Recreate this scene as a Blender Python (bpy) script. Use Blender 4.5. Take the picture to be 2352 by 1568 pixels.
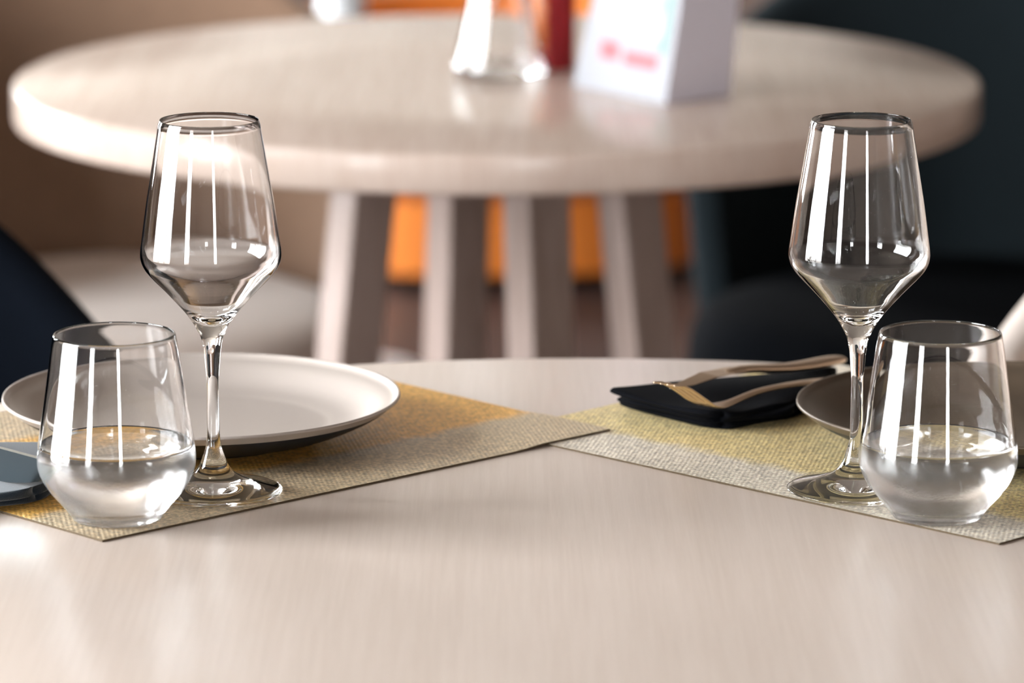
import bpy, bmesh, math, random
from mathutils import Vector, Matrix, noise
random.seed(7)
for o in list(bpy.data.objects): bpy.data.objects.remove(o)
PI = math.pi
SC = bpy.context.scene
COL = SC.collection

# ------------------------------------------------------------------ camera
W_, H_ = 2352, 1568
FPX = 10230.0
PITCH = math.radians(11.7)
T = 0.75                       # table top height
CAMZ = T + 0.60
cd = bpy.data.cameras.new('camera'); cam = bpy.data.objects.new('camera', cd); COL.objects.link(cam)
cam.location = (0, 0, CAMZ)
cam.rotation_euler = (PI/2 - PITCH, 0, 0)
cd.sensor_width = 36; cd.lens = FPX / W_ * 36
cd.clip_start = 0.05; cd.clip_end = 100
cd.dof.use_dof = True; cd.dof.focus_distance = 2.53
cd.dof.aperture_fstop = (cd.lens/1000) / 0.0235
SC.camera = cam

# ------------------------------------------------------------------ world: overcast daylight outside
w = bpy.data.worlds.new('sky'); SC.world = w; w.use_nodes = True
nt = w.node_tree; nt.nodes.clear()
out = nt.nodes.new('ShaderNodeOutputWorld'); bg = nt.nodes.new('ShaderNodeBackground')
tc = nt.nodes.new('ShaderNodeTexCoord'); sx = nt.nodes.new('ShaderNodeSeparateXYZ')
rp = nt.nodes.new('ShaderNodeValToRGB')
rp.color_ramp.elements[0].position = 0.44; rp.color_ramp.elements[0].color = (0.42, 0.40, 0.38, 1)
rp.color_ramp.elements[1].position = 0.54; rp.color_ramp.elements[1].color = (0.93, 0.97, 1.0, 1)
mr = nt.nodes.new('ShaderNodeMapRange'); mr.inputs['From Min'].default_value = -1
nt.links.new(tc.outputs['Generated'], sx.inputs[0]); nt.links.new(sx.outputs['Z'], mr.inputs['Value'])
nt.links.new(mr.outputs[0], rp.inputs[0]); nt.links.new(rp.outputs[0], bg.inputs['Color'])
bg.inputs['Strength'].default_value = 38
nt.links.new(bg.outputs[0], out.inputs[0])
SC.view_settings.view_transform = 'Standard'; SC.view_settings.look = 'None'
SC.view_settings.gamma = 1; SC.view_settings.use_curve_mapping = False
SC.view_settings.exposure = -0.06
SC.cycles.sample_clamp_indirect = 0; SC.cycles.max_bounces = 20; SC.cycles.transmission_bounces = 18; SC.cycles.glossy_bounces = 8
SC.cycles.caustics_refractive = True; SC.cycles.caustics_reflective = True; SC.cycles.blur_glossy = 0.5

# windows: (wall, centre along wall, width, z0, z1)
XL, XR, YB, YF, ZC = -3.2, 4.2, -5.2, 11.5, 3.0
WINS = [('l', 2.15, 2.2, .35, 2.7), ('l', -1.9, 1.4, .35, 2.7), ('l', 6.2, 1.3, .35, 2.7), ('l', 9.7, 2.6, .35, 2.7),
        ('b', 1.35, .7, .35, 2.7)]
for wl, c, wd, z0, z1 in WINS:
    ld = bpy.data.lights.new('daylight_portal', 'AREA'); ld.shape = 'RECTANGLE'; ld.size = wd; ld.size_y = z1-z0
    ld.cycles.is_portal = True
    lo = bpy.data.objects.new('daylight_portal', ld); COL.objects.link(lo)
    if wl == 'l': lo.location = (XL-.13, c, (z0+z1)/2); lo.rotation_euler = (PI/2, 0, -PI/2)
    elif wl == 'b': lo.location = (c, YB-.13, (z0+z1)/2)
    else: lo.location = (c, YF+.13, (z0+z1)/2)
    want = {'l': Vector((1, 0, 0)), 'b': Vector((0, 1, 0)), 'f': Vector((0, -1, 0))}[wl]
    lo.rotation_euler = want.to_track_quat('-Z', 'Z').to_euler()

# ------------------------------------------------------------------ helpers
def ray(px, py):
    x = (px - W_/2) / FPX; y = (H_/2 - py) / FPX
    d = Vector((x, y, -1)); return cam.rotation_euler.to_matrix() @ d
def P(px, py, z=T):
    d = ray(px, py); t = (z - CAMZ) / d.z
    return Vector((d.x*t, d.y*t, z))
def z_at(py, y):               # height of the point seen at row py, at world distance y
    d = ray(W_/2, py); return CAMZ + d.z/d.y*y
def tag(o, label=None, cat=None, group=None, kind=None):
    if label: o['label'] = label
    if cat: o['category'] = cat
    if group: o['group'] = group
    if kind: o['kind'] = kind
    return o
def thing(name, label, cat, loc=(0, 0, 0), rz=0, group=None):
    o = bpy.data.objects.new(name, None); COL.objects.link(o); o.empty_display_size = .05
    o.location = loc; o.rotation_euler = (0, 0, rz)
    return tag(o, label, cat, group)
def obj(name, bm, mats, parent=None, smooth=True, sub=0, bevel=0):
    me = bpy.data.meshes.new(name); bm.to_mesh(me); bm.free()
    if not isinstance(mats, (list, tuple)): mats = [mats]
    for m in mats: me.materials.append(m)
    for p in me.polygons: p.use_smooth = smooth
    o = bpy.data.objects.new(name, me); COL.objects.link(o)
    if parent: o.parent = parent
    if bevel:
        b = o.modifiers.new('bevel', 'BEVEL'); b.width = bevel; b.segments = 3; b.limit_method = 'ANGLE'; b.harden_normals = False
    if sub:
        s = o.modifiers.new('sub', 'SUBSURF'); s.levels = sub; s.render_levels = sub
    return o
def box(bm, x0, x1, y0, y1, z0, z1):
    v = [bm.verts.new(p) for p in ((x0,y0,z0),(x1,y0,z0),(x1,y1,z0),(x0,y1,z0),(x0,y0,z1),(x1,y0,z1),(x1,y1,z1),(x0,y1,z1))]
    for f in ((3,2,1,0),(4,5,6,7),(0,1,5,4),(1,2,6,5),(2,3,7,6),(3,0,4,7)): bm.faces.new([v[i] for i in f])
def lathe(bm, prof, n=96, mat=None, origin=(0, 0, 0)):
    """prof: list of (r, z); closes at r=0 ends"""
    rings = []
    for r, z in prof:
        if r < 1e-6: rings.append([bm.verts.new((origin[0], origin[1], origin[2]+z))])
        else: rings.append([bm.verts.new((origin[0]+r*math.cos(2*PI*i/n), origin[1]+r*math.sin(2*PI*i/n), origin[2]+z)) for i in range(n)])
    for k in range(len(rings)-1):
        a, b = rings[k], rings[k+1]
        for i in range(n):
            j = (i+1) % n
            if len(a) == 1 and len(b) == 1: continue
            if len(a) == 1: f = bm.faces.new((a[0], b[j], b[i]))
            elif len(b) == 1: f = bm.faces.new((a[i], a[j], b[0]))
            else: f = bm.faces.new((a[i], a[j], b[j], b[i]))
            if mat is not None: f.material_index = mat[k] if isinstance(mat, list) else mat
    return rings
def catmull(pts, n=6):
    out = []
    for i in range(len(pts)-1):
        p0 = pts[max(i-1, 0)]; p1 = pts[i]; p2 = pts[i+1]; p3 = pts[min(i+2, len(pts)-1)]
        for k in range(n):
            t = k/n
            out.append(tuple(0.5*((2*b) + (-a+c)*t + (2*a-5*b+4*c-d)*t*t + (-a+3*b-3*c+d)*t**3) for a, b, c, d in zip(p0, p1, p2, p3)))
    out.append(tuple(pts[-1])); return out
def loft(bm, secs, closed=True, cap=True):
    rows = [[bm.verts.new(p) for p in s] for s in secs]
    m = len(rows[0])
    for a, b in zip(rows, rows[1:]):
        for i in range(m if closed else m-1):
            j = (i+1) % m
            bm.faces.new((a[i], a[j], b[j], b[i]))
    if cap and closed:
        bm.faces.new(list(reversed(rows[0]))); bm.faces.new(rows[-1])
    return rows

# ------------------------------------------------------------------ materials
def srgb(r, g, b):
    f = lambda c: (c/255/12.92) if c/255 <= .04045 else ((c/255+.055)/1.055)**2.4
    return (f(r), f(g), f(b), 1)
def mat(name, color=(.5, .5, .5, 1), rough=.5, metal=0, spec=.5, sheen=0, coat=0, bump=None, var=None):
    m = bpy.data.materials.new(name); m.use_nodes = True
    n = m.node_tree.nodes; l = m.node_tree.links; b = n['Principled BSDF']
    b.inputs['Base Color'].default_value = color; b.inputs['Roughness'].default_value = rough
    b.inputs['Metallic'].default_value = metal; b.inputs['Specular IOR Level'].default_value = spec
    b.inputs['Sheen Weight'].default_value = sheen; b.inputs['Coat Weight'].default_value = coat
    tc = n.new('ShaderNodeTexCoord')
    if var:                                   # (scale, amount)
        nz = n.new('ShaderNodeTexNoise'); nz.inputs['Scale'].default_value = var[0]; nz.inputs['Detail'].default_value = 4
        hs = n.new('ShaderNodeHueSaturation'); hs.inputs['Color'].default_value = color
        r = n.new('ShaderNodeMapRange'); r.inputs['To Min'].default_value = 1-var[1]; r.inputs['To Max'].default_value = 1+var[1]
        l.new(tc.outputs['Object'], nz.inputs['Vector']); l.new(nz.outputs['Fac'], r.inputs['Value'])
        l.new(r.outputs[0], hs.inputs['Value']); l.new(hs.outputs[0], b.inputs['Base Color'])
    if bump:                                  # (scale, strength, distance)
        nz = n.new('ShaderNodeTexNoise'); nz.inputs['Scale'].default_value = bump[0]; nz.inputs['Detail'].default_value = 3
        bp = n.new('ShaderNodeBump'); bp.inputs['Strength'].default_value = bump[1]; bp.inputs['Distance'].default_value = bump[2]
        l.new(tc.outputs['Object'], nz.inputs['Vector']); l.new(nz.outputs['Fac'], bp.inputs['Height']); l.new(bp.outputs[0], b.inputs['Normal'])
    return m
def math_node(n, l, op, a, b=None, c=None):
    x = n.new('ShaderNodeMath'); x.operation = op
    for i, v in enumerate((a, b, c)):
        if v is None: continue
        if isinstance(v, (int, float)): x.inputs[i].default_value = v
        else: l.new(v, x.inputs[i])
    return x.outputs[0]

def wood_laminate(name, c1, c2, rough=.33, spec=.5, grain_scale=(160, 4, 10), coat=0.0):
    m = bpy.data.materials.new(name); m.use_nodes = True
    n = m.node_tree.nodes; l = m.node_tree.links; b = n['Principled BSDF']
    tc = n.new('ShaderNodeTexCoord'); mp = n.new('ShaderNodeMapping'); mp.inputs['Scale'].default_value = grain_scale
    mp.inputs['Rotation'].default_value = (0, 0, math.radians(3))
    nz = n.new('ShaderNodeTexNoise'); nz.inputs['Scale'].default_value = 2.2; nz.inputs['Detail'].default_value = 6; nz.inputs['Roughness'].default_value = .6
    mp2 = n.new('ShaderNodeMapping'); mp2.inputs['Scale'].default_value = (grain_scale[0]*.12, grain_scale[1]*.3, 3)
    nz2 = n.new('ShaderNodeTexNoise'); nz2.inputs['Scale'].default_value = 1.5; nz2.inputs['Detail'].default_value = 3
    l.new(tc.outputs['Object'], mp.inputs[0]); l.new(mp.outputs[0], nz.inputs['Vector'])
    l.new(tc.outputs['Object'], mp2.inputs[0]); l.new(mp2.outputs[0], nz2.inputs['Vector'])
    a = math_node(n, l, 'MULTIPLY', nz.outputs['Fac'], .6); s = math_node(n, l, 'MULTIPLY_ADD', nz2.outputs['Fac'], .4, a)
    r = n.new('ShaderNodeValToRGB'); r.color_ramp.elements[0].position = .36; r.color_ramp.elements[0].color = c2
    r.color_ramp.elements[1].position = .6; r.color_ramp.elements[1].color = c1
    l.new(s, r.inputs[0]); l.new(r.outputs[0], b.inputs['Base Color'])
    b.inputs['Roughness'].default_value = rough; b.inputs['Specular IOR Level'].default_value = spec; b.inputs['Coat Weight'].default_value = coat
    bp = n.new('ShaderNodeBump'); bp.inputs['Strength'].default_value = .12; bp.inputs['Distance'].default_value = .0002
    l.new(nz.outputs['Fac'], bp.inputs['Height']); l.new(bp.outputs[0], b.inputs['Normal'])
    return m

def glass_mat(name, color=(1, 1, 1, 1), ior=1.5, rough=0.0):
    m = bpy.data.materials.new(name); m.use_nodes = True
    n = m.node_tree.nodes; l = m.node_tree.links; n.clear()
    o = n.new('ShaderNodeOutputMaterial'); g = n.new('ShaderNodeBsdfGlass')
    g.inputs['Color'].default_value = color; g.inputs['IOR'].default_value = ior; g.inputs['Roughness'].default_value = rough
    l.new(g.outputs[0], o.inputs[0]); return m
def condensation_glass(name, z_top):
    """outer skin of a tumbler: clear above the waterline, fogged with fine droplets below it"""
    m = glass_mat(name); n = m.node_tree.nodes; l = m.node_tree.links
    g = [x for x in n if x.type == 'BSDF_GLASS'][0]
    tc = n.new('ShaderNodeTexCoord'); s = n.new('ShaderNodeSeparateXYZ'); l.new(tc.outputs['Object'], s.inputs[0])
    nz = n.new('ShaderNodeTexNoise'); nz.inputs['Scale'].default_value = 130; nz.inputs['Detail'].default_value = 4
    l.new(tc.outputs['Object'], nz.inputs['Vector'])
    zz = math_node(n, l, 'MULTIPLY_ADD', nz.outputs['Fac'], .006, s.outputs['Z'])
    r = n.new('ShaderNodeMapRange'); r.inputs['From Min'].default_value = z_top+.004; r.inputs['From Max'].default_value = z_top-.004
    r.inputs['To Min'].default_value = 0; r.inputs['To Max'].default_value = 1
    l.new(zz, r.inputs['Value'])
    v = n.new('ShaderNodeMapRange'); v.inputs['From Min'].default_value = .3; v.inputs['From Max'].default_value = .7
    v.inputs['To Min'].default_value = .10; v.inputs['To Max'].default_value = .20
    l.new(nz.outputs['Fac'], v.inputs['Value'])
    l.new(math_node(n, l, 'MULTIPLY', r.outputs[0], v.outputs[0]), g.inputs['Roughness'])
    vo = n.new('ShaderNodeTexVoronoi'); vo.inputs['Scale'].default_value = 900; l.new(tc.outputs['Object'], vo.inputs['Vector'])
    bp = n.new('ShaderNodeBump'); bp.inputs['Distance'].default_value = .0002
    l.new(math_node(n, l, 'MULTIPLY', r.outputs[0], .12), bp.inputs['Strength']); l.new(vo.outputs['Distance'], bp.inputs['Height'])
    l.new(bp.outputs[0], g.inputs['Normal'])
    o = [x for x in n if x.type == 'OUTPUT_MATERIAL'][0]
    tr = n.new('ShaderNodeBsdfTranslucent'); tr.inputs['Color'].default_value = (.95, .97, 1, 1); df = n.new('ShaderNodeBsdfDiffuse'); df.inputs['Color'].default_value = (.95, .97, 1, 1)
    ms = n.new('ShaderNodeMixShader'); ms.inputs[0].default_value = .6; l.new(tr.outputs[0], ms.inputs[1]); l.new(df.outputs[0], ms.inputs[2])
    m2 = n.new('ShaderNodeMixShader'); l.new(g.outputs[0], m2.inputs[1]); l.new(ms.outputs[0], m2.inputs[2])
    l.new(math_node(n, l, 'MULTIPLY', r.outputs[0], math_node(n, l, 'MULTIPLY', v.outputs[0], .4)), m2.inputs[0]); l.new(m2.outputs[0], o.inputs[0])
    return m

def woven_mat(name, L, Wd, gold, silver, border=.068, dark=(.13, .10, .055, 1)):
    m = bpy.data.materials.new(name); m.use_nodes = True
    n = m.node_tree.nodes; l = m.node_tree.links; b = n['Principled BSDF']
    tc = n.new('ShaderNodeTexCoord'); s = n.new('ShaderNodeSeparateXYZ'); l.new(tc.outputs['Object'], s.inputs[0])
    X, Y = s.outputs['X'], s.outputs['Y']
    nz = n.new('ShaderNodeTexNoise'); nz.inputs['Scale'].default_value = 60; nz.inputs['Detail'].default_value = 4; l.new(tc.outputs['Object'], nz.inputs['Vector'])
    wob = math_node(n, l, 'MULTIPLY', nz.outputs['Fac'], 2.0)
    # ribs: period 2.4 mm along Y, stitches 3.2 mm along X, offset every other rib
    ry = math_node(n, l, 'MULTIPLY_ADD', Y, 2*PI/.0024, wob)
    row = math_node(n, l, 'FLOOR', math_node(n, l, 'DIVIDE', ry, 2*PI))
    rx = math_node(n, l, 'ADD', math_node(n, l, 'MULTIPLY_ADD', X, 2*PI/.0032, wob), math_node(n, l, 'MULTIPLY', row, PI))
    a = math_node(n, l, 'MULTIPLY_ADD', math_node(n, l, 'COSINE', ry), -.5, .5)
    c = math_node(n, l, 'MULTIPLY_ADD', math_node(n, l, 'COSINE', rx), .3, .7)
    h = math_node(n, l, 'MULTIPLY', a, c)
    bp = n.new('ShaderNodeBump'); bp.inputs['Strength'].default_value = .8; bp.inputs['Distance'].default_value = .0006
    l.new(h, bp.inputs['Height']); l.new(bp.outputs[0], b.inputs['Normal'])
    ey = math_node(n, l, 'SUBTRACT', math_node(n, l, 'ABSOLUTE', Y), Wd/2-border)
    e = ey
    e = math_node(n, l, 'MULTIPLY_ADD', nz.outputs['Fac'], .02, math_node(n, l, 'SUBTRACT', e, .01))
    mk = n.new('ShaderNodeMapRange'); mk.inputs['From Min'].default_value = -.006; mk.inputs['From Max'].default_value = .006; l.new(math_node(n, l, 'MULTIPLY', e, 1.0), mk.inputs['Value'])
    mx = n.new('ShaderNodeMixRGB'); mx.inputs[1].default_value = gold; mx.inputs[2].default_value = silver; l.new(mk.outputs[0], mx.inputs[0])
    m2 = n.new('ShaderNodeMixRGB'); m2.inputs[1].default_value = dark; l.new(mx.outputs[0], m2.inputs[2])
    hr = n.new('ShaderNodeMapRange'); hr.inputs['From Min'].default_value = .05; hr.inputs['From Max'].default_value = .4; hr.inputs['To Min'].default_value = .62; l.new(h, hr.inputs['Value'])
    l.new(hr.outputs[0], m2.inputs[0])
    sp = n.new('ShaderNodeTexNoise'); sp.inputs['Scale'].default_value = 420; sp.inputs['Detail'].default_value = 2; l.new(tc.outputs['Object'], sp.inputs['Vector'])
    sr = n.new('ShaderNodeMapRange'); sr.inputs['From Min'].default_value = .35; sr.inputs['From Max'].default_value = .65; sr.inputs['To Min'].default_value = .68; sr.inputs['To Max'].default_value = 1.3; l.new(sp.outputs['Fac'], sr.inputs['Value'])
    hs = n.new('ShaderNodeHueSaturation'); l.new(m2.outputs[0], hs.inputs['Color']); l.new(sr.outputs[0], hs.inputs['Value'])
    l.new(hs.outputs[0], b.inputs['Base Color'])
    b.inputs['Metallic'].default_value = .15; b.inputs['Roughness'].default_value = .42
    return m

def fabric(name, color, scale=900, bump=.4, sheen=.2, rough=.9, var=.12):
    return mat(name, color, rough, sheen=sheen, spec=.2, bump=(scale, bump, .0006), var=(40, var))

M = {}
M['table'] = wood_laminate('pale_wood_laminate', srgb(221, 205, 193), srgb(211, 194, 181), rough=.30, spec=.5)
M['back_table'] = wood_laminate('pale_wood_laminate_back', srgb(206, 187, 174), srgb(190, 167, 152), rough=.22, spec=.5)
M['table_leg'] = wood_laminate('leg_wood', srgb(168, 150, 142), srgb(148, 128, 118), rough=.45, grain_scale=(60, 60, 4))
M['glass'] = glass_mat('clear_glass')
M['water'] = glass_mat('water', (1, 1, 1, 1), 1.333)
M['ceramic'] = mat('off_white_ceramic', srgb(184, 173, 165), .32, spec=.5, bump=(14, .05, .001), var=(8, .03))
M['dark_underside'] = mat('dark_navy_underside', srgb(30, 34, 42), .45, spec=.4, bump=(60, .05, .0004))
M['mat_edge'] = mat('dark_woven_edge', srgb(84, 68, 46), .8, bump=(900, .5, .0005))
M['bronze_ceramic'] = mat('bronze_glazed_ceramic', srgb(96, 82, 68), .38, metal=.25, spec=.5, bump=(60, .1, .0005), var=(30, .3))
M['napkin'] = fabric('navy_linen', srgb(30, 40, 50), 1400, .5, .35)
M['shaded_napkin'] = fabric('shaded_linen', srgb(7, 8, 13), 1400, .5, 0); M['shaded_napkin'].node_tree.nodes['Principled BSDF'].inputs['Specular IOR Level'].default_value = .08  # same cloth as the navy one, its shade put into the colour
M['champagne'] = mat('champagne_metal', srgb(214, 190, 164), .3, metal=1, bump=(200, .03, .0002))
M['steel'] = mat('polished_steel', srgb(205, 208, 208), .16, metal=1, bump=(200, .02, .0002))
M['blade_steel'] = mat('brushed_blade_steel', srgb(170, 182, 186), .22, metal=1, bump=(200, .02, .0002))
M['brown_fabric'] = fabric('brown_upholstery', srgb(140, 112, 92), 500, .5, .3)
M['beige_fabric'] = fabric('beige_upholstery', srgb(214, 198, 186), 500, .4, .3)
M['navy_fabric'] = fabric('navy_upholstery', srgb(18, 27, 31), 500, .5, .05)
M['black_fabric'] = fabric('charcoal_upholstery', srgb(8, 10, 14), 500, .5, 0)
M['black_navy'] = fabric('black_navy_upholstery', srgb(5, 9, 17), 500, .5, 0)
M['orange_fabric'] = fabric('orange_leather', srgb(218, 124, 48), 200, .2, .1, rough=.55)
for k_ in ('black_fabric', 'black_navy'):
    if k_ in M: M[k_].node_tree.nodes['Principled BSDF'].inputs['Specular IOR Level'].default_value = .06
M['black_wood'] = mat('black_stained_wood', srgb(22, 20, 22), .5, bump=(80, .1, .0005))
M['white_metal'] = mat('white_powder_coat', srgb(235, 238, 240), .4, bump=(300, .03, .0002))
M['wall'] = mat('warm_grey_plaster', srgb(146, 130, 118), .9, bump=(120, .15, .001), var=(3, .04))
M['wall_far'] = mat('cream_plaster', srgb(224, 216, 206), .9, bump=(120, .15, .001), var=(3, .04))
M['ceiling'] = mat('white_plaster', srgb(150, 145, 138), .9, bump=(120, .1, .001))
M['frame'] = mat('grey_window_frame', srgb(70, 68, 66), .5, bump=(90, .05, .0004))
M['trim'] = mat('painted_trim', srgb(120, 104, 92), .6, bump=(90, .05, .0004))
M['pane'] = None

# floor boards
def floor_mat():
    m = bpy.data.materials.new('dark_brown_floorboards'); m.use_nodes = True
    n = m.node_tree.nodes; l = m.node_tree.links; b = n['Principled BSDF']
    tc = n.new('ShaderNodeTexCoord'); mp = n.new('ShaderNodeMapping'); mp.inputs['Rotation'].default_value = (0, 0, math.radians(90))
    br = n.new('ShaderNodeTexBrick'); br.inputs['Scale'].default_value = 1; br.inputs['Brick Width'].default_value = 1.6; br.inputs['Row Height'].default_value = .16
    br.inputs['Mortar Size'].default_value = .003; br.inputs['Color1'].default_value = srgb(92, 66, 56); br.inputs['Color2'].default_value = srgb(70, 50, 44); br.inputs['Mortar'].default_value = srgb(24, 18, 16)
    nz = n.new('ShaderNodeTexNoise'); mp2 = n.new('ShaderNodeMapping'); mp2.inputs['Scale'].default_value = (40, 2, 1); nz.inputs['Detail'].default_value = 5
    l.new(tc.outputs['Object'], mp.inputs[0]); l.new(mp.outputs[0], br.inputs['Vector'])
    l.new(tc.outputs['Object'], mp2.inputs[0]); l.new(mp2.outputs[0], nz.inputs['Vector'])
    mx = n.new('ShaderNodeMixRGB'); mx.blend_type = 'MULTIPLY'; mx.inputs[0].default_value = .5
    l.new(br.outputs['Color'], mx.inputs[1]); l.new(nz.outputs['Fac'], mx.inputs[2]); l.new(mx.outputs[0], b.inputs['Base Color'])
    b.inputs['Roughness'].default_value = .62; b.inputs['Specular IOR Level'].default_value = .3; return m
M['floor'] = floor_mat()
def pane_mat():
    m = bpy.data.materials.new('window_glass'); m.use_nodes = True
    n = m.node_tree.nodes; l = m.node_tree.links; n.clear()
    o = n.new('ShaderNodeOutputMaterial'); t = n.new('ShaderNodeBsdfTransparent'); g = n.new('ShaderNodeBsdfGlossy'); mx = n.new('ShaderNodeMixShader')
    g.inputs['Roughness'].default_value = .02; mx.inputs[0].default_value = .06
    l.new(t.outputs[0], mx.inputs[1]); l.new(g.outputs[0], mx.inputs[2]); l.new(mx.outputs[0], o.inputs[0]); return m
M['pane'] = pane_mat()

# ------------------------------------------------------------------ room
def struct(name, bm, m, parent=None, **k):
    o = obj(name, bm, m, parent, smooth=False, **k)
    if not parent: o['kind'] = 'structure'
    return o
bm = bmesh.new(); box(bm, XL-.2, XR+.2, YB-.2, YF+.2, -.1, 0); struct('floor', bm, M['floor'])
bm = bmesh.new(); box(bm, XL-.2, XR+.2, YB-.2, YF+.2, ZC, ZC+.1); struct('ceiling', bm, M['ceiling'])
bm = bmesh.new(); box(bm, XR, XR+.2, YB, YF, 0, ZC); struct('wall_right', bm, M['wall'])
def wall_with(name, axis, lo, hi, c0, c1, wins, m=None):
    bm = bmesh.new()
    def b(a0, a1, z0, z1):
        if a1-a0 < 1e-4: return
        if axis == 'y': box(bm, c0, c1, a0, a1, z0, z1)
        else: box(bm, a0, a1, c0, c1, z0, z1)
    cur = lo
    for c, wd, z0, z1 in sorted(wins):
        b(cur, c-wd/2, 0, ZC); b(c-wd/2, c+wd/2, 0, z0); b(c-wd/2, c+wd/2, z1, ZC); cur = c+wd/2
    b(cur, hi, 0, ZC)
    struct(name, bm, m or M['wall'])
wall_with('wall_left', 'y', YB, YF, XL-.2, XL, [w_[1:] for w_ in WINS if w_[0] == 'l'])
wall_with('wall_far', 'x', XL-.2, XR+.2, YF, YF+.2, [w_[1:] for w_ in WINS if w_[0] == 'f'], M['wall_far'])
wall_with('wall_back', 'x', XL-.2, XR+.2, YB-.2, YB, [w_[1:] for w_ in WINS if w_[0] == 'b'])
for i, (wl, c, wd, z0, z1) in enumerate(WINS):
    bm = bmesh.new(); t = .05
    xs = [c-wd/2, c-wd/6, c+wd/6, c+wd/2] if wl == 'l' else [c-wd/2, c, c+wd/2]
    def b(a0, a1, zz0, zz1):
        if wl == 'l': box(bm, XL-.11, XL-.05, a0, a1, zz0, zz1)
        elif wl == 'b': box(bm, a0, a1, YB-.11, YB-.05, zz0, zz1)
        else: box(bm, a0, a1, YF+.05, YF+.11, zz0, zz1)
    for k, x in enumerate(xs):
        if k == 0: b(x, x+t, z0, z1)
        elif k == len(xs)-1: b(x-t, x, z0, z1)
        else: b(x-t/2, x+t/2, z0, z1)
    b(c-wd/2+t, c+wd/2-t, z0, z0+t); b(c-wd/2+t, c+wd/2-t, z1-t, z1)
    fo = struct('window_%d' % (i+1), bm, M['frame'])
    bm = bmesh.new()
    if wl == 'l': box(bm, XL-.083, XL-.077, c-wd/2+t, c+wd/2-t, z0+t, z1-t)
    elif wl == 'b': box(bm, c-wd/2+t, c+wd/2-t, YB-.083, YB-.077, z0+t, z1-t)
    else: box(bm, c-wd/2+t, c+wd/2-t, YF+.077, YF+.083, z0+t, z1-t)
    struct('pane', bm, M['pane'], fo)
bm = bmesh.new(); box(bm, XL, XL+.015, YB, YF, 0, .1); struct('baseboard_left', bm, M['trim'])
bm = bmesh.new(); box(bm, XR-.015, XR, YB, YF, 0, .1); struct('baseboard_right', bm, M['trim'])
bm = bmesh.new(); box(bm, XL+.015, XR-.015, YF-.015, YF, 0, .1); struct('baseboard_far', bm, M['trim'])

# ------------------------------------------------------------------ tables
def table(name, label, cx, cy, R, thick, m_top, leg_r0, leg_r1, rot, leg_s=.046, twist=0):
    t = thing(name, label, 'table', (cx, cy, 0))
    bm = bmesh.new(); e = .004
    prof = [(0, T-thick), (R-e, T-thick), (R-.001, T-thick+e*.4), (R, T-thick+e), (R, T-e), (R-.001, T-e*.4), (R-e, T), (R*.5, T), (0, T)]
    lathe(bm, prof, 180)
    o = obj('tabletop', bm, m_top, t, smooth=True)
    o.modifiers.new('es', 'EDGE_SPLIT').split_angle = math.radians(50)
    bm = bmesh.new(); lathe(bm, [(0, T-thick-.03), (leg_r0+.05, T-thick-.03), (leg_r0+.05, T-thick-.0005), (0, T-thick-.0005)], 64)
    o = obj('mounting_plate', bm, M['table_leg'], t, smooth=False)
    for k in range(4):
        a = rot + k*PI/2; bm = bmesh.new(); secs = []
        for (rr, z, s) in ((leg_r1, 0, leg_s*1.0), (leg_r0, T-thick-.03, leg_s)):
            c = Vector((rr*math.cos(a), rr*math.sin(a), z)); u = Vector((math.cos(a+twist), math.sin(a+twist), 0)); v = Vector((-math.sin(a+twist), math.cos(a+twist), 0))
            secs.append([c+u*s*.5*i+v*s*.5*j for i, j in ((1, 1), (-1, 1), (-1, -1), (1, -1))])
        loft(bm, secs); bmesh.ops.recalc_face_normals(bm, faces=bm.faces)
        obj('leg', bm, M['table_leg'], t, smooth=False, bevel=.003)
    return t
NT = (.045, 2.287)
table('dining_table', 'round pale wood table in the foreground holding the glasses and placemats', NT[0], NT[1], .56, .035, M['table'], .15, .25, .3)
BT = (-.014, 4.115)
table('dining_table', 'round pale wood table behind, out of focus, with menu card and bottles', BT[0], BT[1], .449, .036, M['back_table'], .125, .195, math.radians(196.5), twist=math.radians(14.5))

# ------------------------------------------------------------------ placemats
LM, WM, TM = .389, .296, .0012
def placemat(label, corner, dirv, side, m, lift):
    """corner: near corner on table; dirv: along long edge; side: across"""
    c = corner + dirv*LM/2 + side*WM/2
    x = dirv; y = side
    flip = x.cross(y).z < 0
    ang = math.atan2(x.y, x.x)
    bm = bmesh.new(); nx, ny = 78, 60
    def hz(px_, py_):
        wp = c + x*px_ + y*py_
        return lift(wp)
    top = []; bot = []
    for j in range(ny+1):
        rt = []; rb = []
        for i in range(nx+1):
            X = (i/nx-.5)*LM; Y = (j/ny-.5)*WM
            h = hz(X, Y); yy = -Y if flip else Y
            rt.append(bm.verts.new((X, yy, h+TM))); rb.append(bm.verts.new((X, yy, h)))
        top.append(rt); bot.append(rb)
    for j in range(ny):
        for i in range(nx):
            bm.faces.new((top[j][i], top[j][i+1], top[j+1][i+1], top[j+1][i]))
            bm.faces.new((bot[j][i], bot[j+1][i], bot[j+1][i+1], bot[j][i+1]))
    for i in range(nx):
        bm.faces.new((bot[0][i], bot[0][i+1], top[0][i+1], top[0][i])); bm.faces.new((top[ny][i], top[ny][i+1], bot[ny][i+1], bot[ny][i]))
    for j in range(ny):
        bm.faces.new((top[j][0], top[j+1][0], bot[j+1][0], bot[j][0])); bm.faces.new((bot[j][nx], bot[j+1][nx], top[j+1][nx], top[j][nx]))
    bmesh.ops.recalc_face_normals(bm, faces=bm.faces)
    for f in bm.faces:
        if abs(f.normal.z) < .5: f.material_index = 1
    o = obj('placemat', bm, [m, M['mat_edge']], None, smooth=False); o.location = (c.x, c.y, T+.0001); o.rotation_euler = (0, 0, ang)
    return tag(o, label, 'placemat')
cl = P(235, 1245); tip = P(1402, 994)
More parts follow.
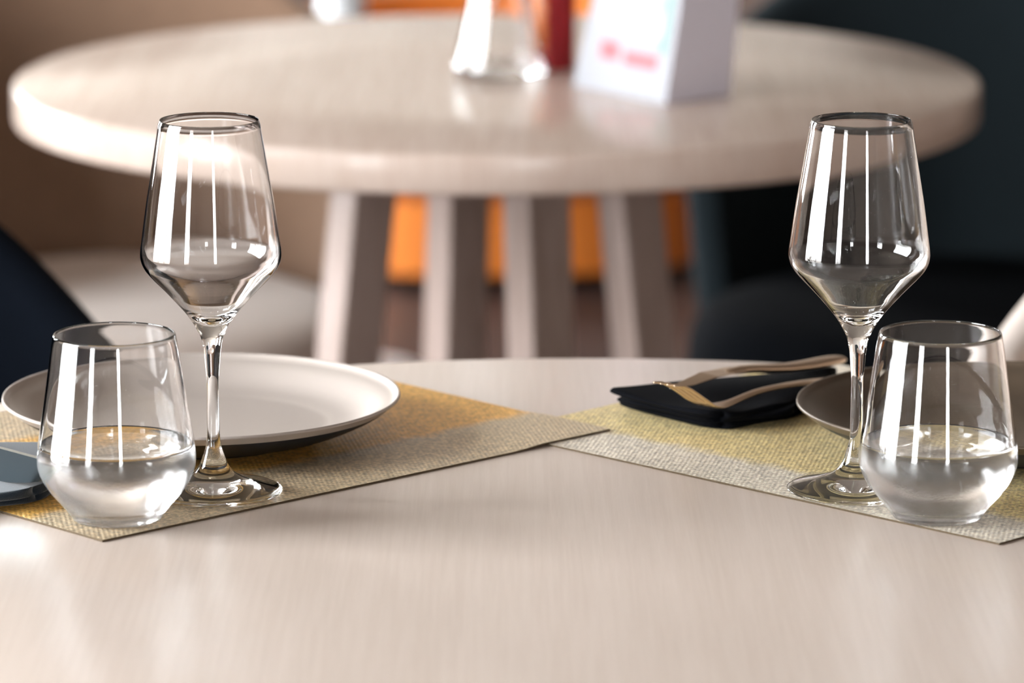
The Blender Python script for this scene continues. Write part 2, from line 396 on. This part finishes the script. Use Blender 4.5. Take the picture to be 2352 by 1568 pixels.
dl = (tip-cl).normalized(); sl = Vector((-dl.y, dl.x, 0))
cr = P(2295, 1252); dr = (P(1265, 1025)-cr).normalized(); sr = Vector((dr.y, -dr.x, 0))
m_l = woven_mat('woven_gold_dim', LM, WM, srgb(255, 196, 100), srgb(222, 200, 166))  # same weave in two tones; how each catches light is in its colour
m_r = woven_mat('woven_gold_lit', LM, WM, srgb(252, 228, 168), srgb(252, 240, 222), border=.05)
def lift_l(p):
    # resting on the other mat near the tip: inside its outline (with a soft margin)
    q = p - cr; a = q.dot(dr); b = q.dot(sr)
    d = min(a, LM-a, b, WM-b)
    s = max(0, min(1, (d+.03)/.03)); s = s*s*(3-2*s)
    return s*(TM+.0002)
placemat('gold woven placemat with a silver-taupe band, coloured browner for its light, under the pale plate, overlapping the other mat', cl, dl, sl, m_l, lift_l)
placemat('gold woven placemat with a silver-taupe edge band, coloured paler for its light, under the dark bronze plate', cr, dr, sr, m_r, lambda p: 0)
TMZ = T+.0001+TM

# ------------------------------------------------------------------ plates
def plate(label, c, R, h, m):
    bm = bmesh.new()
    outer = [(0, .0022), (R*.50, .0022), (R*.52, 0), (R*.56, 0), (R*.58, .002), (R*.72, .0055), (R*.90, h*.62), (R*.985, h*.93), (R, h*.985)]
    inner = [(R*.997, h+.0012), (R*.985, h+.0010), (R*.965, h*.93), (R*.90, h*.72+.002), (R*.78, .0105), (R*.66, .0072), (R*.55, .0062), (0, .0060)]
    pr_ = outer[:4] + catmull(outer[4:], 4) + catmull(inner, 4)
    lathe(bm, pr_, 128, mat=[1 if (k < 16 and pr_[k][0] < R*.93) else 0 for k in range(len(pr_))])  # outer profile below the rim takes the dark navy colour
    o = obj('dinner_plate', bm, [m, M['dark_underside']]); o.location = (c.x, c.y, TMZ+.0002)
    return tag(o, label, 'plate')
hp = .024
# rim centres seen at these pixels
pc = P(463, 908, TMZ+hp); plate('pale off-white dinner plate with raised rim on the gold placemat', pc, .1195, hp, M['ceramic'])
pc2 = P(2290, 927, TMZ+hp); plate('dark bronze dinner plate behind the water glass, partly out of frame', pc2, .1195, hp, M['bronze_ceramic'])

# ------------------------------------------------------------------ glasses
def rad(px, p):                 # pixel radius at world point -> metres
    depth = (p - cam.location).dot(cam.rotation_euler.to_matrix() @ Vector((0, 0, -1)))
    return px/FPX*depth
def wine_glass(label, px, py, pxr, lean=0):
    base = P(px, py, TMZ)
    t = thing('wine_glass', label, 'wine glass', (base.x, base.y, TMZ+.0002), 0)
    def rz(r, yy):
        z = z_at(yy, base.y) - TMZ
        return (rad(r, base+Vector((0, 0, z))), z)
    rim = rz(117, 283); mx = rz(162.5, 592); cn = rz(33, 748)
    th = .00065
    bz = cn[1]; Z = lambda yy: rz(1, yy)[1]
    out_pts = [rz(157, 1133)]
    foot_r = out_pts[0][0]
    outer = [(foot_r*.93, 0), (foot_r, .0012), (foot_r*.998, .0022), (foot_r*.90, .0038), (foot_r*.6, .0068), (foot_r*.36, .0102), (.0090, .0150), (.0062, .0215), (.0040, .030), (.0036, .045), (.0035, .065),
             (.0041, Z(838)), (.0049, Z(803)), (.0064, Z(775)), (rz(40, 745)[0], Z(747)), rz(60, 718), rz(100, 673), rz(140, 632), rz(155, 612), rz(161.5, 594), rz(162, 575), rz(158, 545), rz(147, 465), rz(132, 375), (rim[0], rim[1])]
    outer = outer[:2] + catmull(outer[1:], 5)[1:]
    inner_raw = [(rim[0]-.0003, rim[1]+.0006), (rim[0]-th, rim[1]+.0001), (rz(132, 375)[0]-th, Z(375)), (rz(147, 465)[0]-th, Z(465)), (rz(158, 545)[0]-th*1.1, Z(545)), (rz(162, 575)[0]-th*1.2, Z(575)),
                 (rz(161, 594)[0]-th*1.2, Z(593)), (rz(155, 612)[0]-th*1.4, Z(610)), (rz(140, 632)[0]-th*1.6, Z(629)), (rz(100, 673)[0]-th*2.2, Z(669)), (rz(58, 718)[0]-th*2.2, Z(713)), (.0052, Z(732)), (.002, Z(738)), (0, Z(739))]
    inner = catmull(inner_raw, 5)
    # split: bowl, stem, foot as parts would break the continuous glass; keep one blown piece
    bm = bmesh.new(); prof = [(0, .0014), (foot_r*.5, .0010), (foot_r*.85, .0002)] + outer + inner
    prof = [(max(r, 0), z) for r, z in prof]
    lathe(bm, prof, 128)
    bmesh.ops.remove_doubles(bm, verts=bm.verts, dist=1e-6); bmesh.ops.recalc_face_normals(bm, faces=bm.faces)
    me = bpy.data.meshes.new('wine_glass'); bm.to_mesh(me); bm.free(); me.materials.append(M['glass'])
    for p in me.polygons: p.use_smooth = True
    bpy.data.objects.remove(t)
    o = bpy.data.objects.new('wine_glass', me); COL.objects.link(o); o.location = (base.x, base.y, TMZ+.0002)
    return tag(o, label, 'wine glass')
wine_glass('empty stemmed wine glass standing in front of the pale plate', 492, 1131, 117)
wine_glass('empty stemmed wine glass with its foot beside the water glass at the dark plate', 1965, 1127, 117)

def tumbler(label, wlabel, px, py, fog):
    base = P(px, py, TMZ)
    def R_(r, yy):
        z = z_at(yy, base.y) - TMZ
        return (rad(r, base+Vector((0, 0, z))), z)
    yb = py
    S = lambda r, dy: R_(r, yb-dy)
    rim = S(141, 421)
    outer = [(.0200, .0), (.0245, .0006), S(122, 30), S(150, 62), S(170, 92), S(180.5, 120), S(182, 150), S(178, 185), S(169, 240), S(158, 310), S(148, 380), rim]
    outer = outer[:1] + catmull(outer[1:], 5)
    th = .0012
    inn = [(rim[0]-.0004, rim[1]+.0006), (rim[0]-th, rim[1]), (S(148, 380)[0]-th, S(1, 380)[1]), (S(158, 310)[0]-th, S(1, 310)[1]), (S(169, 240)[0]-th, S(1, 240)[1]),
           (S(178, 185)[0]-th, S(1, 185)[1]), (S(182, 150)[0]-th*1.1, S(1, 150)[1]), (S(180.5, 120)[0]-th*1.2, S(1, 121)[1]), (S(170, 92)[0]-th*1.3, S(1, 95)[1]), (S(150, 62)[0]-th*1.5, S(1, 68)[1]), (S(122, 32)[0]-th*1.8, .0115), (.020, .0066), (.012, .0056), (0, .0054)]
    inn = catmull(inn, 5)
    prof = [(0, .0010)] + outer + inn
    mats = [1]*(len(outer)) + [0]*(len(inn))
    bm = bmesh.new(); lathe(bm, prof, 128, mat=mats)
    bmesh.ops.remove_doubles(bm, verts=bm.verts, dist=1e-6); bmesh.ops.recalc_face_normals(bm, faces=bm.faces)
    wl = S(1, 172)[1]
    o = obj('tumbler', bm, [M['glass'], condensation_glass('fogged_glass', wl)]); o.location = (base.x, base.y, TMZ+.0002)
    tag(o, label, 'water glass')
    # water: reaches slightly into the wall so that there is no air film
    pr = [(r, z) for r, z in reversed(inn) if z < wl-.0004]
    ov = .00025
    rw = pr[-1][0]
    prof = [(0, pr[0][1]-ov)] + [(r+ov, z-ov*.5) for r, z in pr[1:]]
    prof += [(rw+ov, wl+.0008), (rw-.0003, wl+.0006), (rw-.0012, wl+.0001), (rw-.003, wl-.0003), (rw*.7, wl-.0004), (0, wl-.0004)]
    bm = bmesh.new(); lathe(bm, prof, 128); bmesh.ops.recalc_face_normals(bm, faces=bm.faces)
    wo = obj('water', bm, M['water']); wo.location = (base.x, base.y, TMZ+.0002)
    tag(wo, wlabel, 'water')
tumbler('stemless water tumbler on the corner of the left mat, beside the navy napkin', 'clear water half filling the tumbler beside the pale plate', 270, 1191, 0)
tumbler('stemless water tumbler with droplets standing in front of the dark bronze plate', 'clear water half filling the tumbler before the dark plate', 2152, 1187, 0)

# ------------------------------------------------------------------ napkins
def napkin(label, layers, m):
    """layers of folded cloth: corners near-left c00, near-right c10, far-left c01, far-right c11 (z = underside), thickness, wave, seed"""
    bm = bmesh.new(); nx, ny = 64, 40
    for (c00, c10, c01, c11, th, amp, seed) in layers:
        lx = (c10-c00).length; ly = (c01-c00).length
        top = []; bot = []
        for j in range(ny+1):
            rt = []; rb = []
            for i in range(nx+1):
                a = .5-.5*math.cos(PI*i/nx); b = .5-.5*math.cos(PI*j/ny)
                bulge = .0035*math.sin(a*PI*1.6+seed)
                p = c00*(1-a)*(1-b)+c10*a*(1-b)+c01*(1-a)*b+c11*a*b
                nrm = (c00-c01).normalized(); p = p + nrm*bulge*(1-b)
                cen = (c00+c10+c01+c11)/4; kk = (abs(2*a-1)*abs(2*b-1))**5; cv = (p-cen); cv.z = 0; p = p - cv.normalized()*kk*(.014 if (a+b) < .6 or b < .4 else .004)
                ed = min(1, min(a, 1-a)*lx/(th*.55), min(b, 1-b)*ly/(th*.55)); rnd = math.sqrt(max(0, 1-(1-ed)**2))
                wv = amp*(noise.noise(Vector((a*2.6+seed, b*1.7, seed)))*1.2+.5*math.sin(b*7+a*3+seed))*rnd
                zt = p.z+th*(.5+.5*rnd)+wv; zb = p.z+th*(.5-.5*rnd)+max(wv, 0)*.6
                rt.append(bm.verts.new((p.x, p.y, zt))); rb.append(bm.verts.new((p.x, p.y, min(zb, zt-.0004))))
            top.append(rt); bot.append(rb)
        for j in range(ny):
            for i in range(nx):
                bm.faces.new((top[j][i], top[j][i+1], top[j+1][i+1], top[j+1][i])); bm.faces.new((bot[j][i], bot[j+1][i], bot[j+1][i+1], bot[j][i+1]))
        for i in range(nx):
            bm.faces.new((bot[0][i], bot[0][i+1], top[0][i+1], top[0][i])); bm.faces.new((top[ny][i], top[ny][i+1], bot[ny][i+1], bot[ny][i]))
        for j in range(ny):
            bm.faces.new((top[j][0], top[j+1][0], bot[j+1][0], bot[j][0])); bm.faces.new((bot[j][nx], bot[j+1][nx], top[j+1][nx], top[j][nx]))
    bmesh.ops.recalc_face_normals(bm, faces=bm.faces)
    return tag(obj('napkin', bm, m, None, smooth=True), label, 'napkin')
def Q(px, py, dz): return P(px, py, T+dz)
napkin('folded navy cloth napkin darkened as if in shade, holding cutlery, on the right mat', [
    (Q(1640, 991, .0016), Q(1850, 962, .0016), Q(1408, 936, .0016), Q(1930, 866, .0016), .0060, .0006, 1.3),
    (Q(1650, 978, .0070), Q(1848, 948, .0070), Q(1402, 925, .0080), Q(1930, 855, .0070), .0045, .0010, 4.1),
    (Q(1640, 968, .0110), Q(1850, 938, .0090), Q(1386, 906, .0160), Q(1925, 852, .0080), .0040, .0016, 7.7)], M['shaded_napkin'])
napkin('folded navy cloth napkin with a knife, left of the water tumbler', [
    (Q(-420, 1205, .0016), Q(122, 1154, .0016), Q(-420, 1040, .0016), Q(160, 1034, .0016), .0060, .0004, 2.3),
    (Q(-430, 1192, .0070), Q(118, 1140, .0070), Q(-420, 1036, .0070), Q(165, 1032, .0070), .0052, .0005, 3.3)], M['napkin'])

# ------------------------------------------------------------------ cutlery
def strip(bm, path, widths, ths, side):
    """rounded ribbon following path with a width and thickness at each point"""
    secs = []
    for (p, w_, t_) in zip(path, widths, ths):
        p = Vector(p); s = []
        for k in range(10):
            a = 2*PI*k/10
            s.append(p + side*math.cos(a)*w_/2 + Vector((0, 0, 1))*math.sin(a)*t_/2)
        secs.append(s)
    loft(bm, secs)
def along(p0, d, prof):         # prof: (dist, z)
    return [Vector((p0.x+d.x*s, p0.y+d.y*s, z)) for s, z in prof]
def fork(label, p0, d, m, zs):
    side = Vector((-d.y, d.x, 0))
    t = thing('fork', label, 'fork', (p0.x, p0.y, p0.z)); inv = -Vector((p0.x, p0.y, p0.z))
    def prof(s):
        for (a, za), (b, zb) in zip(zs, zs[1:]):
            if a <= s <= b:
                q = (s-a)/(b-a); q = q*q*(3-2*q); return za+(zb-za)*q
        return zs[-1][1]
    # head + tines
    for k in range(4):
        bm = bmesh.new(); off = side*(k-1.5)*.0052
        S = [0, .008, .016, .024, .032, .038, .043]
        path = [p0 + d*s + off*(1 if s < .036 else .85) + Vector((0, 0, prof(s)-p0.z)) + inv for s in S]
        strip(bm, path, [.0016, .0026, .003, .0032, .0036, .0045, .004], [.0012, .0018, .002, .002, .002, .002, .0016], side)
        bmesh.ops.recalc_face_normals(bm, faces=bm.faces); obj('tine', bm, m, t)
    bm = bmesh.new(); S = [.034, .040, .048, .056, .064, .074, .09, .11, .14, .17, .19, .197]
    wd = [.019, .020, .018, .012, .008, .0062, .0062, .007, .0095, .0125, .0135, .008]
    strip(bm, [p0+d*s+Vector((0, 0, prof(s)-p0.z))+inv for s in S], wd, [.0018, .002, .0024, .003, .0034, .0036, .0034, .003, .003, .003, .0028, .0016], side)
    bmesh.ops.recalc_face_normals(bm, faces=bm.faces); obj('handle', bm, m, t, sub=1)
def knife(label, p0, d, m, zs, blade=.095, bw=.018, roll=0.0):
    side = Vector((-d.y, d.x, 0))
    t = thing('table_knife', label, 'knife', (p0.x, p0.y, p0.z)); inv = -Vector((p0.x, p0.y, p0.z))
    def prof(s):
        for (a, za), (b, zb) in zip(zs, zs[1:]):
            if a <= s <= b: q = (s-a)/(b-a); q = q*q*(3-2*q); return za+(zb-za)*q
        return zs[-1][1]
    bm = bmesh.new(); S = [0, .004, .012, .03, .06, blade-.01, blade]
    wd = [.002, .35*bw, .7*bw, bw, bw, bw*.85, bw*.55]
    secs = []
    for s, w_ in zip(S, wd):
        p = p0+d*s+Vector((0, 0, prof(s)-p0.z))+inv; sd = (side*math.cos(roll)+Vector((0, 0, math.sin(roll)))); up = Vector((0, 0, math.cos(roll)))-side*math.sin(roll)
        b0 = p + sd*bw*.5; secs.append([b0+up*.0009, b0-sd*w_+up*.0002, b0-sd*w_-up*.0002, b0-up*.0009])
    loft(bm, secs); bmesh.ops.recalc_face_normals(bm, faces=bm.faces); obj('blade', bm, m, t, smooth=False)
    bm = bmesh.new(); S = [blade-.004, blade+.004, blade+.02, blade+.06, blade+.1, blade+.115, blade+.12]
    strip(bm, [p0+d*s+Vector((0, 0, prof(s)-p0.z))+inv for s in S], [.006, .0085, .011, .013, .0155, .0145, .006], [.003, .005, .006, .0065, .007, .006, .003], side)
    bmesh.ops.recalc_face_normals(bm, faces=bm.faces); obj('handle', bm, m, t, sub=1)
fd = Vector((math.cos(math.radians(50)), math.sin(math.radians(50)), 0))
f0 = P(1525, 882, T+.040)
fork('gold toned fork with upturned tines resting on the shade-darkened napkin', f0, fd, M['champagne'],
     [(0, T+.040), (.052, T+.0180), (.060, T+.0175), (.095, T+.0205), (.14, T+.0180), (.2, T+.011)])
k0 = P(1560, 884, T+.026)
knife('gold toned knife lying behind the fork on the shade-darkened napkin', k0, fd, M['champagne'], [(0, T+.0235), (.03, T+.0272), (.06, T+.0258), (.12, T+.0170), (.25, T+.011)], blade=.05, bw=.014)
# knife standing on its edge across the navy napkin
ka = P(0, 1026, T+.0345); kt = ka - sl*.062
t = thing('table_knife', 'polished steel table knife standing on edge on the navy napkin', 'knife', (kt.x, kt.y, T+.0125))
rel = lambda q: Vector((q.x-kt.x, q.y-kt.y, q.z-T-.0125))
bm = bmesh.new(); secs = []
for s_, h_ in catmull([(0, .0015), (.006, .006), (.016, .0105), (.032, .0155), (.062, .0212), (.085, .0214), (.10, .018), (.108, .012)], 3):
    c_ = kt + sl*s_; wv_ = dl
    zt = T+.0345; zb = zt-h_
    secs.append([rel(Vector((c_.x+dl.x*(w2+(zt-z_)*.23), c_.y+dl.y*(w2+(zt-z_)*.23), z_))) for w2, z_ in ((.0018, zt-.0003), (-.0018, zt-.0003), (-.0009, zb+h_*.4), (-.0002, zb), (.0002, zb), (.0009, zb+h_*.4))])
loft(bm, secs); bmesh.ops.recalc_face_normals(bm, faces=bm.faces); obj('blade', bm, M['blade_steel'], t, smooth=False)
bm = bmesh.new(); secs = []
for s_, h_, w2 in catmull([(.104, .010, .004), (.112, .013, .006), (.14, .015, .008), (.18, .017, .009), (.20, .016, .008), (.206, .006, .004)], 3):
    c_ = kt + sl*s_; zc_ = T+.0345-.009
    secs.append([rel(Vector((c_.x+dl.x*w2/2*math.cos(q), c_.y+dl.y*w2/2*math.cos(q), zc_+h_/2*math.sin(q)))) for q in [2*PI*k/12 for k in range(12)]])
loft(bm, secs); bmesh.ops.recalc_face_normals(bm, faces=bm.faces); obj('handle', bm, M['steel'], t)

# ------------------------------------------------------------------ things on the back table
def lathe_obj(name, prof, m, parent=None, n=64, loc=None):
    bm = bmesh.new(); lathe(bm, prof, n); bmesh.ops.remove_doubles(bm, verts=bm.verts, dist=1e-6); bmesh.ops.recalc_face_normals(bm, faces=bm.faces)
    o = obj(name, bm, m, parent)
    if loc: o.location = loc
    return o
c = P(1148, 172); 
t = thing('glass_cruet', 'clear conical glass cruet between the back table centre and the menu card', 'cruet', (c.x, c.y, T+.0003))
op = catmull([(.036, 0), (.0425, .003), (.0435, .010), (.037, .035), (.030, .065), (.024, .095), (.016, .12), (.0125, .135), (.0125, .155), (.0155, .160)], 4)
ip = catmull([(.0150, .161), (.0105, .156), (.0105, .135), (.0140, .12), (.0218, .095), (.0275, .065), (.0345, .035), (.0405, .012), (.038, .007), (0, .006)], 4)
lathe_obj('bottle_body', [(0, .002)]+op+ip, M['glass'], t)
lathe_obj('stopper', [(0, .150), (.0095, .150), (.0103, .163), (.016, .163), (.0175, .172), (.014, .182), (0, .185)], M['ceramic'], t)
c = P(1276, 157)
t = thing('sauce_bottle', 'slim dark red sauce bottle behind the glass cruet', 'bottle', (c.x, c.y, T+.0003))
M['red'] = mat('dark_red_sauce', srgb(128, 2, 6), .5, spec=.25, bump=(50, .05, .0005))
M['amber'] = mat('amber_tone', srgb(200, 110, 40), .5, bump=(80, .05, .0004))
lathe_obj('bottle_body', catmull([(0, 0), (.0165, .0005), (.0182, .004), (.0182, .095), (.016, .108), (.0085, .122), (.0075, .150), (0, .150)], 3), M['red'], t)
lathe_obj('cap', [(0, .1485), (.009, .1485), (.0095, .151), (.0092, .170), (0, .171)], M['amber'], t)
bm = bmesh.new(); rows = []
for z in (.018, .085):
    rows.append([bm.verts.new((.0187*math.cos(a), .0187*math.sin(a), z)) for a in [math.radians(160+i*8) for i in range(11)]])
for i in range(10): bm.faces.new((rows[0][i], rows[0][i+1], rows[1][i+1], rows[1][i]))
amber_strip = obj('label', bm, M['amber'], t); sd = amber_strip.modifiers.new('s', 'SOLIDIFY'); sd.thickness = .0003; amber_strip['label'] = 'amber strip standing in for the translucent left side'  # added strip in place of the bottle's translucent amber left side

def menu_mat():
    """printed paper panel: white ground, pale picture, green margin, pinkish-red caption band"""
    m = bpy.data.materials.new('printed_menu_paper'); m.use_nodes = True
    n = m.node_tree.nodes; l = m.node_tree.links; b = n['Principled BSDF']; b.inputs['Roughness'].default_value = .8; b.inputs['Specular IOR Level'].default_value = .05
    uv = n.new('ShaderNodeUVMap'); uv.uv_map = 'uv'; s = n.new('ShaderNodeSeparateXYZ'); l.new(uv.outputs[0], s.inputs[0])
    U, V = s.outputs['X'], s.outputs['Y']
    def band(x, a, b_, soft=.01):
        r1 = n.new('ShaderNodeMapRange'); r1.inputs['From Min'].default_value = a-soft; r1.inputs['From Max'].default_value = a+soft; l.new(x, r1.inputs['Value'])
        r2 = n.new('ShaderNodeMapRange'); r2.inputs['From Min'].default_value = b_+soft; r2.inputs['From Max'].default_value = b_-soft; l.new(x, r2.inputs['Value'])
        return math_node(n, l, 'MULTIPLY', r1.outputs[0], r2.outputs[0])
    def rect(a, b_, c_, d, soft=.01): return math_node(n, l, 'MULTIPLY', band(U, a, b_, soft), band(V, c_, d, soft))
    prev = None
    def over(col, mask, prev, k=1):
        mx = n.new('ShaderNodeMixRGB'); mx.inputs[2].default_value = col
        l.new(math_node(n, l, 'MULTIPLY', mask, k), mx.inputs[0])
        if prev is None: mx.inputs[1].default_value = srgb(166, 167, 172)
        else: l.new(prev, mx.inputs[1])
        return mx.outputs[0]
    nz = n.new('ShaderNodeTexNoise'); nz.inputs['Scale'].default_value = 7; l.new(uv.outputs[0], nz.inputs['Vector'])
    nr = n.new('ShaderNodeMapRange'); nr.inputs['From Min'].default_value = .45; nr.inputs['From Max'].default_value = .6; l.new(nz.outputs['Fac'], nr.inputs['Value'])
    p = over(srgb(236, 190, 190), math_node(n, l, 'MULTIPLY', rect(.15, .85, .26, .92), nr.outputs[0]), None, .7)
    p = over(srgb(110, 150, 142), rect(.86, .93, .2, .95), p, .9)
    p = over(srgb(190, 110, 116), rect(.24, .44, .14, .215, .012), p, 1)
    p = over(srgb(190, 112, 118), rect(.50, .86, .13, .19, .012), p, 1)
    l.new(p, b.inputs['Base Color']); return m
def card(label):
    A = P(1316, 196); B = P(1527, 241); C_ = P(1676, 218)
    A.z = B.z = C_.z = 0
    D = A + (C_-B)
    ctr = (A+B+C_+D)/4; h = .21
    t = thing('menu_stand', label, 'menu stand', (ctr.x, ctr.y, T+.0003))
    base = [p-ctr for p in (A, B, C_, D)]
    shift = Vector((.034, .012, 0))
    top = [b*.80+shift+Vector((0, 0, h)) for b in base]
    pm = menu_mat()
    for i in range(4):
        j = (i+1) % 4; bm = bmesh.new(); ul = bm.loops.layers.uv.new('uv')
        vs = [bm.verts.new(p) for p in (base[i], base[j], top[j], top[i])]
        f = bm.faces.new(vs)
        for lp, c2 in zip(f.loops, ((0, 0), (1, 0), (1, 1), (0, 1))): lp[ul].uv = c2
        o = obj('panel', bm, pm if i == 0 else M['paper'], t, smooth=False); s = o.modifiers.new('s', 'SOLIDIFY'); s.thickness = .0006; s.offset = -1
        if i == 0: o['label'] = 'printed front panel with pale picture and red caption'
M['paper'] = mat('pale_lilac_paper', srgb(232, 230, 244), .6, bump=(90, .03, .0003))
card('white printed menu stand in the middle of the back table')

# ------------------------------------------------------------------ tub chairs
def tub_chair(label, x, y, rz, m_shell, m_seat, m_leg, back_h=.84, arm_h=.66, R=.30, seat_h=.45, base_z=.16, group=None, A=math.radians(118), power=2.2):
    t = thing('tub_chair', label, 'armchair', (x, y, 0), rz, group)      # faces local -Y
    bm = bmesh.new(); n = 44; th = .045
    def height(q):              # q = |phi|/A
        s = min(1, max(0, (q-.25)/.75)); s = s*s*(3-2*s); return back_h + (arm_h-back_h)*s
    secs = []
    for i in range(n+1):
        ph = -A + 2*A*i/n; q = abs(ph)/A
        dx, dy = math.sin(ph), math.cos(ph); hh = height(q)
        s = []
        def pt(r, z): return Vector((dx*r, dy*r*1.0, z))
        def rr(z): return R + .07*(z-.2)/.6       # flare outwards with height
        zs = [base_z, base_z+.06, seat_h, (seat_h+hh)/2, hh-.04, hh-.012, hh]
        for z in zs: s.append(pt(rr(z)+th/2 - (.012 if z == hh else 0) - (.02 if z == base_z else 0), z))
        for z in reversed(zs): s.append(pt(rr(z)-th/2 + (.012 if z == hh else 0) - (.0 if z == base_z else 0), z))
        secs.append(s)
    loft(bm, secs); bmesh.ops.recalc_face_normals(bm, faces=bm.faces)
    obj('shell', bm, m_shell, t, sub=1)
    # seat cushion: D-shaped, crowned
    bm = bmesh.new(); k = 48
    def outline(f):
        o_ = []
        for i in range(k):
            a = 2*PI*i/k; c_, s_ = math.cos(a), math.sin(a); e = 2/3.2
            px_ = (R-.03)*f*math.copysign(abs(c_)**e, c_); py_ = (R-.04)*f*math.copysign(abs(s_)**e, s_)
            if py_ < 0: py_ *= 1.06
            rr_ = math.hypot(px_, py_)
            if py_ > -.08 and rr_ > R-.026: px_ *= (R-.026)/rr_; py_ *= (R-.026)/rr_
            o_.append((px_, py_))
        return o_
    rings = [(.93, seat_h-.12), (1.0, seat_h-.105), (1.02, seat_h-.06), (1.0, seat_h-.02), (.94, seat_h-.003), (.8, seat_h+.005), (.4, seat_h+.012)]
    rows = [[bm.verts.new((a, b, z)) for a, b in outline(f)] for f, z in rings]
    for r0, r1 in zip(rows, rows[1:]):
        for i in range(k): bm.faces.new((r0[i], r0[(i+1) % k], r1[(i+1) % k], r1[i]))
    bm.faces.new(list(reversed(rows[0]))); bm.faces.new(rows[-1]); bmesh.ops.recalc_face_normals(bm, faces=bm.faces)
    obj('seat_cushion', bm, m_seat, t, sub=1)
    bm = bmesh.new(); rows = [[bm.verts.new((a*.93, b*.93, z)) for a, b in outline(1)] for z in (base_z, seat_h-.12)]
    for i in range(k): bm.faces.new((rows[0][i], rows[0][(i+1) % k], rows[1][(i+1) % k], rows[1][i]))
    bm.faces.new(list(reversed(rows[0]))); bm.faces.new(rows[1])
    obj('seat_base', bm, m_shell, t, smooth=False)
    for sx_ in (-1, 1):
        for sy_ in (-1, 1):
            bm = bmesh.new()
            loft(bm, [[Vector((sx_*.21+i*.011, sy_*.20+j*.011, 0)) for i, j in ((1, 1), (-1, 1), (-1, -1), (1, -1))],
                      [Vector((sx_*.18+i*.018, sy_*.17+j*.018, base_z)) for i, j in ((1, 1), (-1, 1), (-1, -1), (1, -1))]])
            bmesh.ops.recalc_face_normals(bm, faces=bm.faces); obj('leg', bm, m_leg, t, smooth=False, bevel=.003)
    return t
def facing(x, y, tx, ty): return math.atan2(ty-y, tx-x) + PI/2
tub_chair('brown tub armchair with a beige seat tucked behind the back table', -.46, 4.70, facing(-.46, 4.70, -.10, 4.2), M['brown_fabric'], M['beige_fabric'], M['black_wood'], A=math.radians(100), seat_h=.425)
tub_chair('dark charcoal tub armchair on the far side of the back table', .50, 4.70, facing(.50, 4.70, .10, 4.2), M['navy_fabric'], M['black_fabric'], M['black_wood'], A=math.radians(100), seat_h=.425)
tub_chair('navy tub armchair at the far edge of the foreground table beyond the pale plate', -.635, 3.07, facing(-.635, 3.07, NT[0], NT[1]), M['black_navy'], M['black_navy'], M['black_wood'], back_h=.87, arm_h=.68)
tub_chair('beige tub armchair at the far edge of the foreground table beyond the dark plate', .695, 3.07, facing(.695, 3.07, NT[0], NT[1]), M['beige_fabric'], M['beige_fabric'], M['black_wood'], back_h=.87, arm_h=.68)
tub_chair('low orange tub armchair in the far background seen between the table legs', -.01, 7.2, 0.1, M['orange_fabric'], M['orange_fabric'], M['black_wood'], base_z=.03, R=.36, back_h=.40, arm_h=.35, seat_h=.27)

# far pedestal table
c = Vector(((790-W_/2)/FPX*6.4, 6.3, 0))
t = thing('pedestal_table', 'white pedestal table far behind the brown armchair', 'table', (c.x, c.y, 0))
lathe_obj('base', catmull([(0, 0), (.10, 0), (.105, .006), (.05, .014), (.034, .03), (0, .03)], 3), M['white_metal'], t)
lathe_obj('pedestal', [(0, .012), (.033, .012), (.033, .71), (0, .71)], M['white_metal'], t)
lathe_obj('tabletop', [(0, .71), (.34, .71), (.35, .715), (.35, .735), (.345, .74), (0, .74)], M['white_metal'], t)
